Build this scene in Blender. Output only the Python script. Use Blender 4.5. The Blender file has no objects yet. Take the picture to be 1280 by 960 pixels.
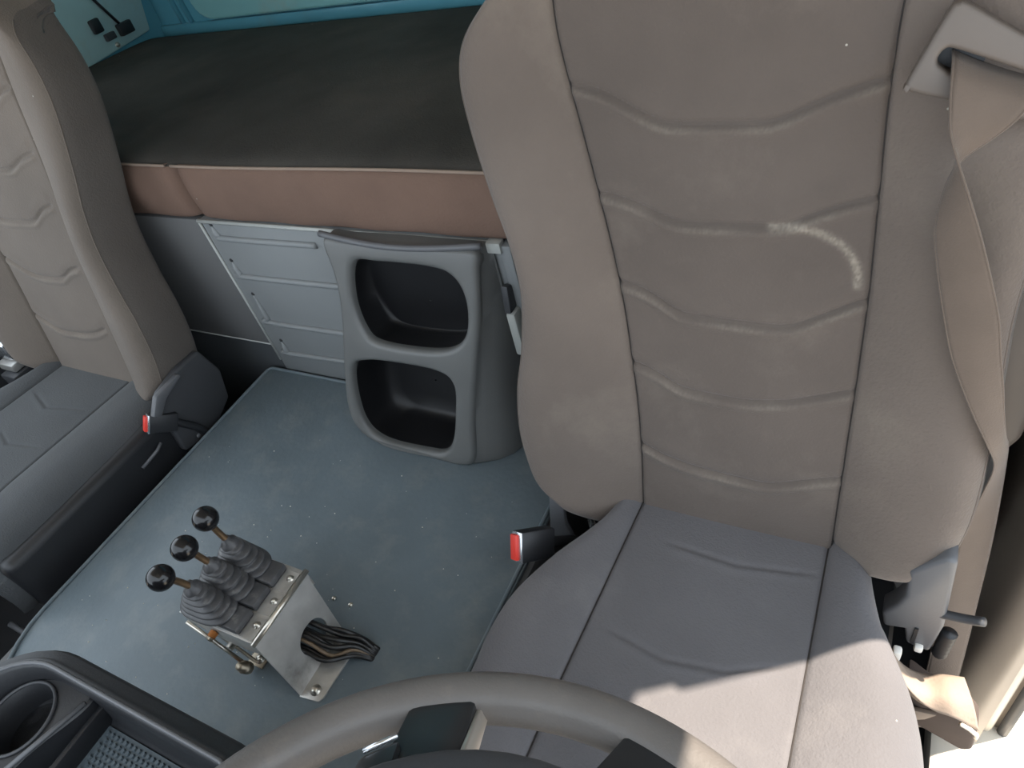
import bpy, bmesh, math, random
import numpy as np
from mathutils import Vector, Matrix

random.seed(7)
rng = np.random.default_rng(7)
S = bpy.context.scene
COL = S.collection

# ------------------------------------------------------------------ camera, world, sun, exposure
# vehicle axes: X towards the driver's door, Y rearwards, Z up; origin = middle of the driver seat crease
def cam_rows(yaw, pitch, roll):
    cy, sy, cp, sp = math.cos(yaw), math.sin(yaw), math.cos(pitch), math.sin(pitch)
    f = np.array([sy*cp, cy*cp, -sp]); r = np.array([cy, -sy, 0.0]); d = np.cross(f, r)
    cr, sr = math.cos(roll), math.sin(roll)
    return cr*r+sr*d, -sr*r+cr*d, f
_r, _d, _f = cam_rows(math.radians(-36.75), math.radians(41.8), math.radians(16.55))
cam_data = bpy.data.cameras.new('camera')
cam = bpy.data.objects.new('camera', cam_data); COL.objects.link(cam)
M = Matrix(((_r[0], -_d[0], -_f[0], 0), (_r[1], -_d[1], -_f[1], 0), (_r[2], -_d[2], -_f[2], 0), (0, 0, 0, 1)))
M.translation = Vector((0.1313, -0.5600, 0.8253))
cam.matrix_world = M
cam_data.sensor_width = 36.0
cam_data.lens = 880.0/1280.0*36.0
cam_data.clip_start = 0.02
S.camera = cam

world = bpy.data.worlds.new('sky'); S.world = world; world.use_nodes = True
wb = world.node_tree.nodes['Background']
wb.inputs[0].default_value = (0.80, 0.90, 1.0, 1); wb.inputs[1].default_value = 1.15

sun_data = bpy.data.lights.new('sun', 'SUN'); sun = bpy.data.objects.new('sun', sun_data); COL.objects.link(sun)
sun_data.energy = 6.6; sun_data.color = (1.0, 0.88, 0.74); sun_data.angle = math.radians(0.6)
SUN_DIR = Vector((-0.333, -0.231, -0.914))
sun.rotation_euler = SUN_DIR.to_track_quat('-Z', 'Y').to_euler()
sun.location = (2, 1.5, 5)

S.view_settings.view_transform = 'Standard'; S.view_settings.look = 'None'
S.view_settings.gamma = 1.0; S.view_settings.use_curve_mapping = False
S.view_settings.exposure = 1.15

# ------------------------------------------------------------------ materials
def lin(c):
    return tuple(((v/255)/12.92 if v/255 <= 0.04045 else ((v/255+0.055)/1.055)**2.4) for v in c)
MATS = {}
def mat(name, rgb, rough=0.6, metal=0.0, var=0.0, vscale=6.0, bump=0.0, bscale=200.0, spec=0.5, sheen=0.0,
        speck=0.0, speck_rgb=(170, 165, 155), speck_scale=90.0, weave=0.0, coat=0.0, stain=None, dust_highlights=False):
    if name in MATS: return MATS[name]
    m = bpy.data.materials.new(name); m.use_nodes = True
    nt = m.node_tree; N = nt.nodes; Lk = nt.links
    b = N['Principled BSDF']
    c = lin(rgb)
    b.inputs['Base Color'].default_value = (*c, 1)
    b.inputs['Roughness'].default_value = rough; b.inputs['Metallic'].default_value = metal
    b.inputs['Specular IOR Level'].default_value = spec
    b.inputs['Sheen Weight'].default_value = sheen
    b.inputs['Coat Weight'].default_value = coat
    tc = N.new('ShaderNodeTexCoord')
    col = None
    if var > 0:
        nz = N.new('ShaderNodeTexNoise'); nz.inputs['Scale'].default_value = vscale; nz.inputs['Detail'].default_value = 6
        Lk.new(tc.outputs['Object'], nz.inputs['Vector'])
        mr = N.new('ShaderNodeMapRange'); mr.inputs['From Min'].default_value = 0.3; mr.inputs['From Max'].default_value = 0.7
        mr.inputs['To Min'].default_value = 1-var; mr.inputs['To Max'].default_value = 1+var
        Lk.new(nz.outputs['Fac'], mr.inputs['Value'])
        mx = N.new('ShaderNodeMix'); mx.data_type = 'RGBA'; mx.blend_type = 'MULTIPLY'; mx.inputs[0].default_value = 1
        mx.inputs[6].default_value = (*c, 1); Lk.new(mr.outputs['Result'], mx.inputs[7])
        col = mx.outputs[2]
    if stain:
        srgb, sscale, lo, hi, amt = stain
        nz = N.new('ShaderNodeTexNoise'); nz.inputs['Scale'].default_value = sscale; nz.inputs['Detail'].default_value = 8
        nz.inputs['Roughness'].default_value = 0.65
        Lk.new(tc.outputs['Object'], nz.inputs['Vector'])
        mr = N.new('ShaderNodeMapRange'); mr.inputs['From Min'].default_value = lo; mr.inputs['From Max'].default_value = hi
        mr.inputs['To Max'].default_value = amt
        Lk.new(nz.outputs['Fac'], mr.inputs['Value'])
        mx = N.new('ShaderNodeMix'); mx.data_type = 'RGBA'
        Lk.new(mr.outputs['Result'], mx.inputs[0])
        if col: Lk.new(col, mx.inputs[6])
        else: mx.inputs[6].default_value = (*c, 1)
        mx.inputs[7].default_value = (*lin(srgb), 1)
        col = mx.outputs[2]
    if dust_highlights:  # mixes in the chalk mark and the highlights painted on groove lips
        an = N.new('ShaderNodeAttribute'); an.attribute_name = 'dust_highlight'
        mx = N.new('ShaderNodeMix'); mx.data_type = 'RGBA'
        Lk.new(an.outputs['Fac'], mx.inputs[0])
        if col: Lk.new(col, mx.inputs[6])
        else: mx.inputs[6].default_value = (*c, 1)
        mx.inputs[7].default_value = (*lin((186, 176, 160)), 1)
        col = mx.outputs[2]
    if speck > 0:
        vo = N.new('ShaderNodeTexVoronoi'); vo.inputs['Scale'].default_value = speck_scale
        Lk.new(tc.outputs['Object'], vo.inputs['Vector'])
        wn = N.new('ShaderNodeTexWhiteNoise'); Lk.new(vo.outputs['Color'], wn.inputs['Vector'])
        g = N.new('ShaderNodeMath'); g.operation = 'LESS_THAN'; g.inputs[1].default_value = 0.07
        Lk.new(vo.outputs['Distance'], g.inputs[0])
        g2 = N.new('ShaderNodeMath'); g2.operation = 'LESS_THAN'; g2.inputs[1].default_value = speck
        Lk.new(wn.outputs['Value'], g2.inputs[0])
        ml = N.new('ShaderNodeMath'); ml.operation = 'MULTIPLY'; Lk.new(g.outputs[0], ml.inputs[0]); Lk.new(g2.outputs[0], ml.inputs[1])
        mx = N.new('ShaderNodeMix'); mx.data_type = 'RGBA'
        Lk.new(ml.outputs[0], mx.inputs[0])
        if col: Lk.new(col, mx.inputs[6])
        else: mx.inputs[6].default_value = (*c, 1)
        mx.inputs[7].default_value = (*lin(speck_rgb), 1)
        col = mx.outputs[2]
    if col: Lk.new(col, b.inputs['Base Color'])
    h = None
    if bump > 0:
        nz = N.new('ShaderNodeTexNoise'); nz.inputs['Scale'].default_value = bscale; nz.inputs['Detail'].default_value = 3
        Lk.new(tc.outputs['Object'], nz.inputs['Vector']); h = nz.outputs['Fac']
        bp = N.new('ShaderNodeBump'); bp.inputs['Strength'].default_value = bump; bp.inputs['Distance'].default_value = 0.002
        Lk.new(h, bp.inputs['Height'])
        last = bp
        if weave > 0:
            wv = N.new('ShaderNodeTexVoronoi'); wv.inputs['Scale'].default_value = 420
            Lk.new(tc.outputs['Object'], wv.inputs['Vector'])
            b2 = N.new('ShaderNodeBump'); b2.inputs['Strength'].default_value = weave; b2.inputs['Distance'].default_value = 0.001
            Lk.new(wv.outputs['Distance'], b2.inputs['Height']); Lk.new(bp.outputs['Normal'], b2.inputs['Normal']); last = b2
        Lk.new(last.outputs['Normal'], b.inputs['Normal'])
    MATS[name] = m
    return m

dust_highlight = (150, 138, 124)
M_FAB = mat('seat_fabric_brown_grey', (105, 95, 88), 0.92, var=0.10, vscale=7, bump=0.35, bscale=260, spec=0.2, sheen=0.15,
            speck=0.02, speck_scale=70, weave=0.25, stain=((136, 126, 114), 5, 0.52, 0.72, 0.35))
M_FABC = mat('seat_fabric_centre', dust_highlights=True, rgb=(94, 85, 79), rough=0.92, var=0.10, vscale=7, bump=0.35, bscale=260, spec=0.2, sheen=0.15,
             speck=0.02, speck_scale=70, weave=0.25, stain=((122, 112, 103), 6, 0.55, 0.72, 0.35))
M_FABD = mat('cushion_fabric_blue_grey', (99, 97, 99), 0.92, var=0.10, vscale=7, bump=0.35, bscale=260, spec=0.2, sheen=0.12,
             speck=0.02, speck_scale=70, weave=0.25, stain=((124, 121, 120), 6, 0.55, 0.72, 0.35))
M_FABP = mat('passenger_fabric_grey', (107, 98, 90), 0.92, dust_highlights=True, var=0.10, vscale=7, bump=0.35, bscale=260, spec=0.2, sheen=0.12,
             speck=0.02, speck_scale=60, weave=0.25)
M_FABPC = mat('passenger_cushion_fabric', (78, 80, 82), 0.92, var=0.10, vscale=7, bump=0.35, bscale=260, spec=0.2, sheen=0.12, weave=0.25)
M_FABSHADE = mat('seat_side_shade', (88, 82, 77), 0.92, var=0.10, vscale=7, bump=0.35, bscale=260, spec=0.2, sheen=0.12, speck=0.02, speck_scale=60, weave=0.25)  # side faces coloured darker than the bolsters, painting in their shade
M_THREAD = mat('seam_thread', (52, 48, 46), 0.9)
M_THREADL = mat('light_piping', (140, 122, 108), 0.8)
M_MATTOP = mat('mattress_top_charcoal', (72, 69, 65), 0.95, var=0.25, vscale=5, bump=0.3, bscale=240, spec=0.15, speck=0.02, speck_scale=50, weave=0.2,
               stain=((96, 88, 81), 4, 0.52, 0.75, 0.5))
M_MATFR = mat('mattress_front_brown', (110, 89, 78), 0.9, var=0.10, vscale=9, bump=0.3, bscale=240, spec=0.2, speck=0.02, speck_scale=60, weave=0.2)
M_RUBBER = mat('tunnel_rubber', (101, 112, 118), 0.38, var=0.10, vscale=8, bump=0.25, bscale=120, spec=0.32, speck=0.02, speck_scale=60,
               stain=((134, 138, 136), 14, 0.50, 0.78, 0.55))
M_PANEL = mat('painted_panel_grey', (126, 129, 130), 0.5, var=0.05, vscale=5, bump=0.08, bscale=150, spec=0.5)
M_PANELD = mat('dark_panel_grey', (98, 98, 98), 0.65, var=0.06, vscale=5, bump=0.1, bscale=150)
M_PANELK = mat('kick_panel_dark', (66, 69, 72), 0.6, var=0.08, vscale=7)
M_EDGE = mat('panel_edge_light', (168, 170, 166), 0.5)
M_BIN = mat('bin_plastic', (95, 96, 95), 0.40, var=0.06, vscale=10, bump=0.12, bscale=500)
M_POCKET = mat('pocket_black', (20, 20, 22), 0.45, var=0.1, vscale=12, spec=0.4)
M_BLK = mat('black_plastic', (34, 35, 38), 0.45, var=0.08, vscale=14, bump=0.08, bscale=400)
M_BLKG = mat('gloss_black', (22, 22, 24), 0.18, var=0.05, vscale=14)
M_DARK = mat('dark_floor', (34, 34, 36), 0.9, var=0.2, vscale=10, bump=0.3, bscale=80)
M_GREYP = mat('grey_plastic', (92, 93, 96), 0.45, var=0.06, vscale=14, bump=0.08, bscale=400)
M_GREYD = mat('dark_grey_plastic', (62, 63, 66), 0.5, var=0.06, vscale=14, bump=0.1, bscale=400)
M_BEIGE = mat('warm_grey_plastic', (102, 93, 86), 0.5, var=0.06, vscale=10, bump=0.06, bscale=300)
M_PILLAR = mat('pillar_trim', (200, 187, 172), 0.55, var=0.08, vscale=6, bump=0.08, bscale=200)
M_SEAL = mat('door_seal_cream', (214, 205, 190), 0.5, var=0.05, vscale=10)
M_BELT = mat('belt_webbing', (101, 88, 78), 0.75, var=0.05, vscale=30, bump=0.25, bscale=600, spec=0.3, sheen=0.2)
M_BLUE = mat('cab_blue_paint', (98, 168, 188), 0.32, var=0.06, vscale=5, spec=0.5, stain=((130, 150, 145), 7, 0.58, 0.8, 0.4))
M_BLUEP = mat('cab_blue_pale', (142, 200, 202), 0.35, var=0.08, vscale=6, stain=((176, 176, 160), 8, 0.55, 0.8, 0.5))
M_BLUEL = mat('cab_blue_light', (172, 206, 208), 0.35, var=0.08, vscale=6, stain=((170, 172, 158), 8, 0.55, 0.8, 0.5))
M_HEAD = mat('headliner', (170, 166, 158), 0.95)
M_STEEL = mat('stainless_steel', (188, 186, 182), 0.40, metal=0.6, var=0.18, vscale=25, bump=0.35, bscale=45, stain=((96, 84, 74), 16, 0.55, 0.75, 0.6))
M_STEELD = mat('dull_steel', (150, 140, 124), 0.42, metal=0.85, var=0.25, vscale=40)
M_BOLT = mat('bolt_zinc', (214, 208, 196), 0.3, metal=0.9, var=0.1, vscale=60)
M_BRASS = mat('rusty_rod', (128, 106, 82), 0.42, metal=0.75, var=0.2, vscale=60)
M_RUST = mat('rust', (150, 92, 40), 0.7, metal=0.3, var=0.3, vscale=60)
M_BELLOW = mat('bellows_rubber', (74, 74, 76), 0.40, var=0.35, vscale=40, bump=0.3, bscale=150, stain=((160, 158, 152), 40, 0.55, 0.75, 0.5))
M_RED = mat('red_button', (222, 62, 50), 0.4)
M_CHROME = mat('chrome', (215, 218, 222), 0.2, metal=0.9)
M_CABLE = mat('cable_black', (26, 25, 25), 0.4, spec=0.6)
M_CABLET = mat('cable_tan', (120, 102, 82), 0.5)
M_RIM = mat('wheel_rim_leather', (102, 98, 95), 0.42, var=0.08, vscale=18, bump=0.18, bscale=350, stain=((136, 124, 112), 16, 0.6, 0.8, 0.5))
M_SPOKE = mat('spoke_black', (38, 40, 42), 0.3, var=0.1, vscale=20, coat=0.2)
M_SILVER = mat('silver_trim', (190, 184, 176), 0.3, metal=0.7)
M_FLAP = mat('flap_fabric', (150, 134, 120), 0.85, var=0.1, vscale=20, bump=0.3, bscale=200)
M_FLAPD = mat('flap_inside', (74, 62, 56), 0.9, var=0.1, vscale=20)
M_TRAYMAT = mat('tray_mat_rubber', (78, 88, 94), 0.6, var=0.05, vscale=20)
M_GROUND = mat('ground_concrete', (170, 164, 154), 0.9, var=0.1, vscale=2)
M_CRUMB = mat('crumb_pale', (225, 220, 208), 0.8)
M_WHITE = mat('white_plastic', (225, 222, 215), 0.5)

# ------------------------------------------------------------------ mesh helpers
def link(name, me, m, parent=None):
    o = bpy.data.objects.new(name, me); COL.objects.link(o)
    if m is not None and len(me.materials) == 0: me.materials.append(m)
    if parent is not None: o.parent = parent
    return o
def tag(o, label, cat, group=None):
    o['label'] = label; o['category'] = cat
    if group: o['group'] = group
    return o
def thing(name, label, cat, loc=(0, 0, 0), group=None):
    o = bpy.data.objects.new(name, None); COL.objects.link(o); o.location = loc
    o.empty_display_size = 0.05
    return tag(o, label, cat, group)
def structure(o):
    o['kind'] = 'structure'; return o
def from_data(name, V, Fc, m, parent=None, smooth=True, off=(0, 0, 0)):
    me = bpy.data.meshes.new(name)
    V = np.asarray(V, float) - np.asarray(off, float)
    me.from_pydata([tuple(v) for v in V], [], Fc); me.validate(); me.update()
    if smooth: me.polygons.foreach_set('use_smooth', [True]*len(me.polygons))
    return link(name, me, m, parent)
def grid_faces(nu, nv, close_u=False, close_v=False, flip=False):
    i, j = np.meshgrid(np.arange(nu if close_u else nu-1), np.arange(nv if close_v else nv-1), indexing='ij')
    i2 = (i+1) % nu; j2 = (j+1) % nv
    q = np.stack([i*nv+j, i2*nv+j, i2*nv+j2, i*nv+j2], -1).reshape(-1, 4)
    return q[:, ::-1] if flip else q
def grid_obj(name, P, m, parent=None, close_u=False, close_v=False, flip=False, off=(0, 0, 0), smooth=True, attr=None):
    nu, nv, _ = P.shape
    q = grid_faces(nu, nv, close_u, close_v, flip)
    me = bpy.data.meshes.new(name)
    V = (P.reshape(-1, 3)-np.asarray(off, float)).astype(np.float32)
    me.vertices.add(len(V)); me.vertices.foreach_set('co', V.ravel())
    me.loops.add(q.size); me.loops.foreach_set('vertex_index', q.ravel().astype(np.int32))
    me.polygons.add(len(q)); me.polygons.foreach_set('loop_start', np.arange(0, q.size, 4, dtype=np.int32))
    me.polygons.foreach_set('loop_total', np.full(len(q), 4, np.int32))
    me.update(calc_edges=True); me.validate()
    if smooth: me.polygons.foreach_set('use_smooth', [True]*len(me.polygons))
    if attr is not None:
        at = me.attributes.new('dust_highlight', 'FLOAT', 'POINT'); at.data.foreach_set('value', attr.ravel().astype(np.float32))
    return link(name, me, m, parent)
def bm_obj(name, bm, m, parent=None, smooth=False, off=(0, 0, 0)):
    if off != (0, 0, 0): bmesh.ops.translate(bm, verts=bm.verts, vec=-Vector(off))
    bmesh.ops.recalc_face_normals(bm, faces=bm.faces)
    me = bpy.data.meshes.new(name); bm.to_mesh(me); bm.free()
    if smooth:
        me.polygons.foreach_set('use_smooth', [True]*len(me.polygons))
        try: me.set_sharp_from_angle(angle=math.radians(40))
        except Exception: pass
    return link(name, me, m, parent)
def box(name, lo, hi, m, parent=None, bev=0.0, seg=2, off=(0, 0, 0), rot=None):
    bm = bmesh.new(); bmesh.ops.create_cube(bm, size=1)
    c = (Vector(lo)+Vector(hi))/2; s = Vector(hi)-Vector(lo)
    bmesh.ops.scale(bm, verts=bm.verts, vec=s)
    if bev > 0: bmesh.ops.bevel(bm, geom=bm.edges[:], offset=bev, segments=seg, affect='EDGES', profile=0.5)
    if rot is not None: bmesh.ops.rotate(bm, verts=bm.verts, cent=(0, 0, 0), matrix=rot)
    bmesh.ops.translate(bm, verts=bm.verts, vec=c)
    return bm_obj(name, bm, m, parent, smooth=bev > 0, off=off)
def prism(name, pts, depth, m, parent=None, bev=0.0, seg=2, off=(0, 0, 0)):
    """pts: 3-D coplanar polygon; extruded by the vector depth."""
    bm = bmesh.new(); vs = [bm.verts.new(p) for p in pts]
    f = bm.faces.new(vs)
    r = bmesh.ops.extrude_face_region(bm, geom=[f])
    bmesh.ops.translate(bm, verts=[v for v in r['geom'] if isinstance(v, bmesh.types.BMVert)], vec=Vector(depth))
    bmesh.ops.recalc_face_normals(bm, faces=bm.faces)
    if bev > 0: bmesh.ops.bevel(bm, geom=bm.edges[:], offset=bev, segments=seg, affect='EDGES', profile=0.5)
    return bm_obj(name, bm, m, parent, smooth=bev > 0, off=off)
def catmull(P, n, closed=False):
    P = np.asarray(P, float); k = len(P)
    if closed: Q = np.vstack([P[-1], P, P[0], P[1]]); segs = k
    else: Q = np.vstack([2*P[0]-P[1], P, 2*P[-1]-P[-2]]); segs = k-1
    t = np.linspace(0, segs, n, endpoint=not closed); i = np.minimum(t.astype(int), segs-1); u = (t-i)[:, None]
    a, b, c, d = Q[i], Q[i+1], Q[i+2], Q[i+3]
    return 0.5*((2*b)+(-a+c)*u+(2*a-5*b+4*c-d)*u**2+(-a+3*b-3*c+d)*u**3)
def tube(name, path, rad, m, parent=None, sides=10, off=(0, 0, 0), caps=True, closed=False):
    P = np.asarray(path, float); n = len(P)
    rad = np.broadcast_to(np.asarray(rad, float), (n,))
    if closed: T = np.roll(P, -1, 0)-np.roll(P, 1, 0)
    else: T = np.gradient(P, axis=0)
    T /= np.linalg.norm(T, axis=1)[:, None]+1e-12
    up = np.array([0, 0, 1.0])
    if abs(T[0] @ up) > 0.9: up = np.array([1.0, 0, 0])
    rings = []
    nrm = np.cross(T[0], up); nrm /= np.linalg.norm(nrm)
    for i in range(n):
        nrm = nrm-T[i]*(nrm @ T[i]); nrm /= np.linalg.norm(nrm); bn = np.cross(T[i], nrm)
        a = np.linspace(0, 2*np.pi, sides, endpoint=False)
        rings.append(P[i]+rad[i]*(np.cos(a)[:, None]*nrm+np.sin(a)[:, None]*bn))
    V = np.vstack(rings); Fc = [tuple(int(x) for x in q) for q in grid_faces(n, sides, closed, True)]
    if caps and not closed:
        Fc.append(tuple(range(sides))); Fc.append(tuple((n-1)*sides+i for i in range(sides-1, -1, -1)))
    return from_data(name, V, Fc, m, parent, off=off)
def lathe(name, prof, origin, axis, m, parent=None, sides=24, off=(0, 0, 0)):
    """prof: (radius, height) pairs along axis"""
    ax = np.asarray(axis, float); ax /= np.linalg.norm(ax)
    u = np.cross(ax, [0, 0, 1.0] if abs(ax[2]) < 0.9 else [1.0, 0, 0]); u /= np.linalg.norm(u); v = np.cross(ax, u)
    a = np.linspace(0, 2*np.pi, sides, endpoint=False)
    P = np.array([[np.asarray(origin)+ax*h+r*(math.cos(t)*u+math.sin(t)*v) for t in a] for r, h in prof])
    return grid_obj(name, P, m, parent, close_v=True, off=off)
def interp(t, tab):
    tab = np.asarray(tab, float); o = np.argsort(tab[:, 0]); return np.interp(t, tab[o, 0], tab[o, 1])
def smooth_interp(t, tab):
    """monotone-ish smooth interpolation through Catmull-Rom of the table"""
    tab = np.asarray(tab, float); tab = tab[np.argsort(tab[:, 0])]
    c = catmull(tab, 40*len(tab)); o = np.argsort(c[:, 0]); return np.interp(t, c[o, 0], c[o, 1])

# ------------------------------------------------------------------ the cab shell
MATZ = -0.082
XR, XL, YB, ZR = 0.36, -1.83, 0.94, 1.13
PIL_Y = 0.05      # front edge of the pillar behind the driver's door
fl = structure(box('floor', (XL-0.05, -1.25, -0.56), (XR+0.05, YB+0.05, -0.50), M_DARK))
structure(box('ground', (-9, -9, -1.75), (9, 9, -1.60), M_GROUND))
structure(box('ceiling', (XL-0.05, -0.86, ZR), (XR, YB+0.05, ZR+0.05), M_HEAD))
structure(box('trim_sun_block', (XR-0.01, PIL_Y, ZR-0.03), (XR+0.05, YB+0.05, ZR+0.24), M_HEAD))  # unseen header, extended above the roof to block sun over the pillar

wb_ = structure(box('wall_back', (XL-0.04, YB, -0.5), (XR+0.04, YB+0.04, ZR), M_BLUE))
# pressed panels and ribs of the rear wall
def pressed(name, x0, x1, z0, z1, d, m, r=0.03):
    pts = []
    for cx, cz, a0 in ((x1-r, z0+r, -90), (x1-r, z1-r, 0), (x0+r, z1-r, 90), (x0+r, z0+r, 180)):
        for k in range(7):
            a = math.radians(a0+k*15); pts.append((cx+r*math.cos(a), YB+0.001, cz+r*math.sin(a)))
    return prism(name, pts, (0, -d, 0), m, wb_, bev=min(d*0.45, 0.008), seg=3)
pressed('pressed_panel', -1.655, -0.90, 0.428, 0.86, 0.022, M_BLUEP, 0.06)
pressed('pressed_panel', -0.84, -0.10, 0.428, 0.86, 0.022, M_BLUEP, 0.06)
for x in (-1.735, -1.70):
    tube('rib', [(x, YB-0.002, 0.42), (x-0.02, YB-0.002, 0.60), (x-0.03, YB-0.002, 1.0)], 0.008, M_BLUE, wb_, sides=10)
box('pressed_rail', (XL, YB-0.012, 0.395), (XR, YB+0.001, 0.424), M_BLUE, wb_, bev=0.004)

wl = structure(box('wall_left', (XL-0.04, 0.26, -0.5), (XL, YB, ZR), M_BLUE))
structure(box('trim_1', (XL-0.04, -1.0, -0.5), (XL, 0.26, 0.16), M_GREYD))
g = prism('corner_gusset', [(XL, 0.60, 0.415), (XL, 0.885, 0.43), (XL, 0.91, 0.52), (XL, 0.90, 0.80), (XL, 0.58, 0.80)], (0.014, 0, 0), M_BLUEL, wl, bev=0.005)

wr = structure(box('wall_right', (XR, PIL_Y, -0.55), (XR+0.05, YB, ZR), M_PILLAR, bev=0.006))
box('sill_step', (XR-0.06, -0.95, -0.50), (XR+0.06, 0.05, -0.44), M_SEAL, wr, bev=0.012)
tube('door_seal', [(XR+0.012, PIL_Y-0.007, z) for z in np.linspace(-0.44, ZR-0.02, 30)], 0.011, M_SEAL, wr, sides=10)
tube('door_seal', [(XR+0.036, PIL_Y-0.01, z) for z in np.linspace(-0.44, ZR-0.02, 30)], 0.008, M_GREYD, wr, sides=8)
# moulded lower pillar trim in front of the wall
P = []
for z in np.linspace(-0.50, 0.45, 24):
    w = smooth_interp(z, [(-0.5, 0.052), (-0.3, 0.040), (-0.1, 0.026), (0.2, 0.016), (0.5, 0.014)])
    prof = catmull([(XR+0.002, 0.010), (XR-0.4*w, 0.016), (XR-w, 0.05), (XR-w*1.02, 0.12), (XR-w*0.9, 0.25), (XR-0.3*w, 0.40), (XR+0.002, 0.44)], 26)
    P.append([(x, y, z) for x, y in prof])
grid_obj('lower_pillar_trim', np.array(P), M_PILLAR, wr)

# engine tunnel with the rubber cover
tun = structure(box('floor_tunnel', (-1.062, -1.20, -0.5), (-0.272, 0.183, MATZ-0.008), M_PANELD, bev=0.012))
def rounded_outline(x0, x1, y0, y1, r00, r, n=8):
    pts = []
    for cx, cy, a0, rr in ((x1, y0, -90, r), (x1, y1, 0, r), (x0, y1, 90, r), (x0, y0, 180, r00)):
        sx = -1 if cx == x1 else 1; sy = -1 if cy == y1 else 1
        for k in range(n+1):
            a = math.radians(a0+k*90/n); pts.append((cx+sx*rr+rr*math.cos(a), cy+sy*rr+rr*math.sin(a)))
    return pts
MAT_X0, MAT_X1, MAT_Y0, MAT_Y1 = -1.052, -0.282, -0.60, 0.176
mat_o = rounded_outline(MAT_X0, MAT_X1, MAT_Y0, MAT_Y1, 0.16, 0.012)
rm = prism('rubber_mat', [(x, y, MATZ-0.008) for x, y in mat_o], (0, 0, 0.008), M_RUBBER, bev=0.003, seg=2)
tag(rm, 'blue-grey rubber mat covering the engine tunnel between the two seats', 'floor mat')
edge = [(x*0.996-0.003 if x < -0.6 else x-0.006, y, MATZ+0.0015) for x, y in mat_o]
tube('raised_edge', edge, 0.0035, M_RUBBER, rm, sides=8, closed=True)
for x, y in ((-0.548, -0.251), (-0.515, -0.251)):
    lathe('stud', [(0.0, 0.003), (0.003, 0.0028), (0.004, 0.001), (0.004, -0.001)], (x, y, MATZ), (0, 0, 1), M_BOLT, rm, sides=10)

# ------------------------------------------------------------------ bunk: base, locker door, mattress
BZ0, BZ1, BY = 0.298, 0.414, 0.183
bunk = thing('bunk_box', 'grey bunk box across the rear of the cab below the mattress', 'bunk', (-0.7, BY, MATZ))
bo = (-0.7, BY, MATZ)
box('carcass', (XL+0.01, BY+0.02, -0.48), (XR-0.06, YB-0.015, BZ0-0.012), M_PANELD, bunk, off=bo)
box('side_panel', (XL+0.02, BY+0.002, -0.012), (-1.012, BY+0.022, BZ0-0.004), M_PANELD, bunk, bev=0.002, off=bo)
box('kick_panel', (XL+0.02, BY+0.006, -0.45), (-1.002, BY+0.024, -0.015), M_PANELK, bunk, bev=0.002, off=bo)
tube('trim_strip', [(XL+0.02, BY+0.003, -0.0135), (-1.006, BY+0.003, -0.0135)], 0.002, M_EDGE, bunk, sides=6, off=bo)
dr = box('locker_door', (-1.008, BY, MATZ), (-0.372, BY+0.018, BZ0), M_PANEL, bunk, bev=0.002, off=bo)
tube('edge_strip', [(-1.006, BY-0.001, MATZ+0.03), (-1.012, BY-0.001, BZ0-0.002)], 0.003, M_EDGE, dr, sides=6, off=bo)
tube('edge_strip', [(-1.012, BY-0.002, BZ0-0.003), (-0.372, BY-0.002, BZ0-0.003)], 0.004, M_EDGE, dr, sides=6, off=bo)
for pts in (((-0.984, 0.284), (-0.980, 0.266), (-0.962, 0.259), (-0.74, 0.261)), ((-0.984, 0.205), (-0.980, 0.180), (-0.964, 0.172), (-0.68, 0.176)),
            ((-0.977, 0.125), (-0.973, 0.070), (-0.964, 0.056), (-0.66, 0.060)), ((-0.972, 0.004), (-0.970, -0.020), (-0.960, -0.028), (-0.66, -0.015))):
    c = catmull(pts, 40)
    tube('pressed_rib', [(x, BY-0.0005, z) for x, z in c], np.r_[np.linspace(0.002, 0.0062, 8), np.full(32, 0.0062)], M_PANEL, dr, sides=8, off=bo)
    lathe('rib_hole', [(0.0, 0.0012), (0.004, 0.001), (0.0042, -0.002)], (pts[0][0], BY, pts[0][1]+0.003), (0, -1, 0), M_BLK, dr, sides=10, off=bo)
box('corner_bracket', (-0.39, BY-0.012, BZ0-0.016), (-0.366, BY+0.004, BZ0+0.002), M_EDGE, bunk, bev=0.002, off=bo)
box('door_stile', (-0.371, BY-0.008, -0.08), (-0.352, BY+0.02, BZ0-0.004), M_PANEL, bunk, bev=0.003, off=bo)
box('latch_plate', (-0.376, BY-0.03, 0.10), (-0.360, BY-0.006, 0.185), M_EDGE, bunk, bev=0.004, off=bo)
prism('latch_hook', [(-0.377, BY-0.03, 0.185), (-0.377, BY-0.008, 0.185), (-0.377, BY-0.004, 0.225), (-0.377, BY-0.022, 0.232)], (0.012, 0, 0), M_GREYD, bunk, bev=0.003, off=bo)

mo = (-0.7, BY, BZ0)
mt = thing('bunk_mattress', 'bunk mattress with charcoal top and brown front edge across the cab', 'mattress', mo)
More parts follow.
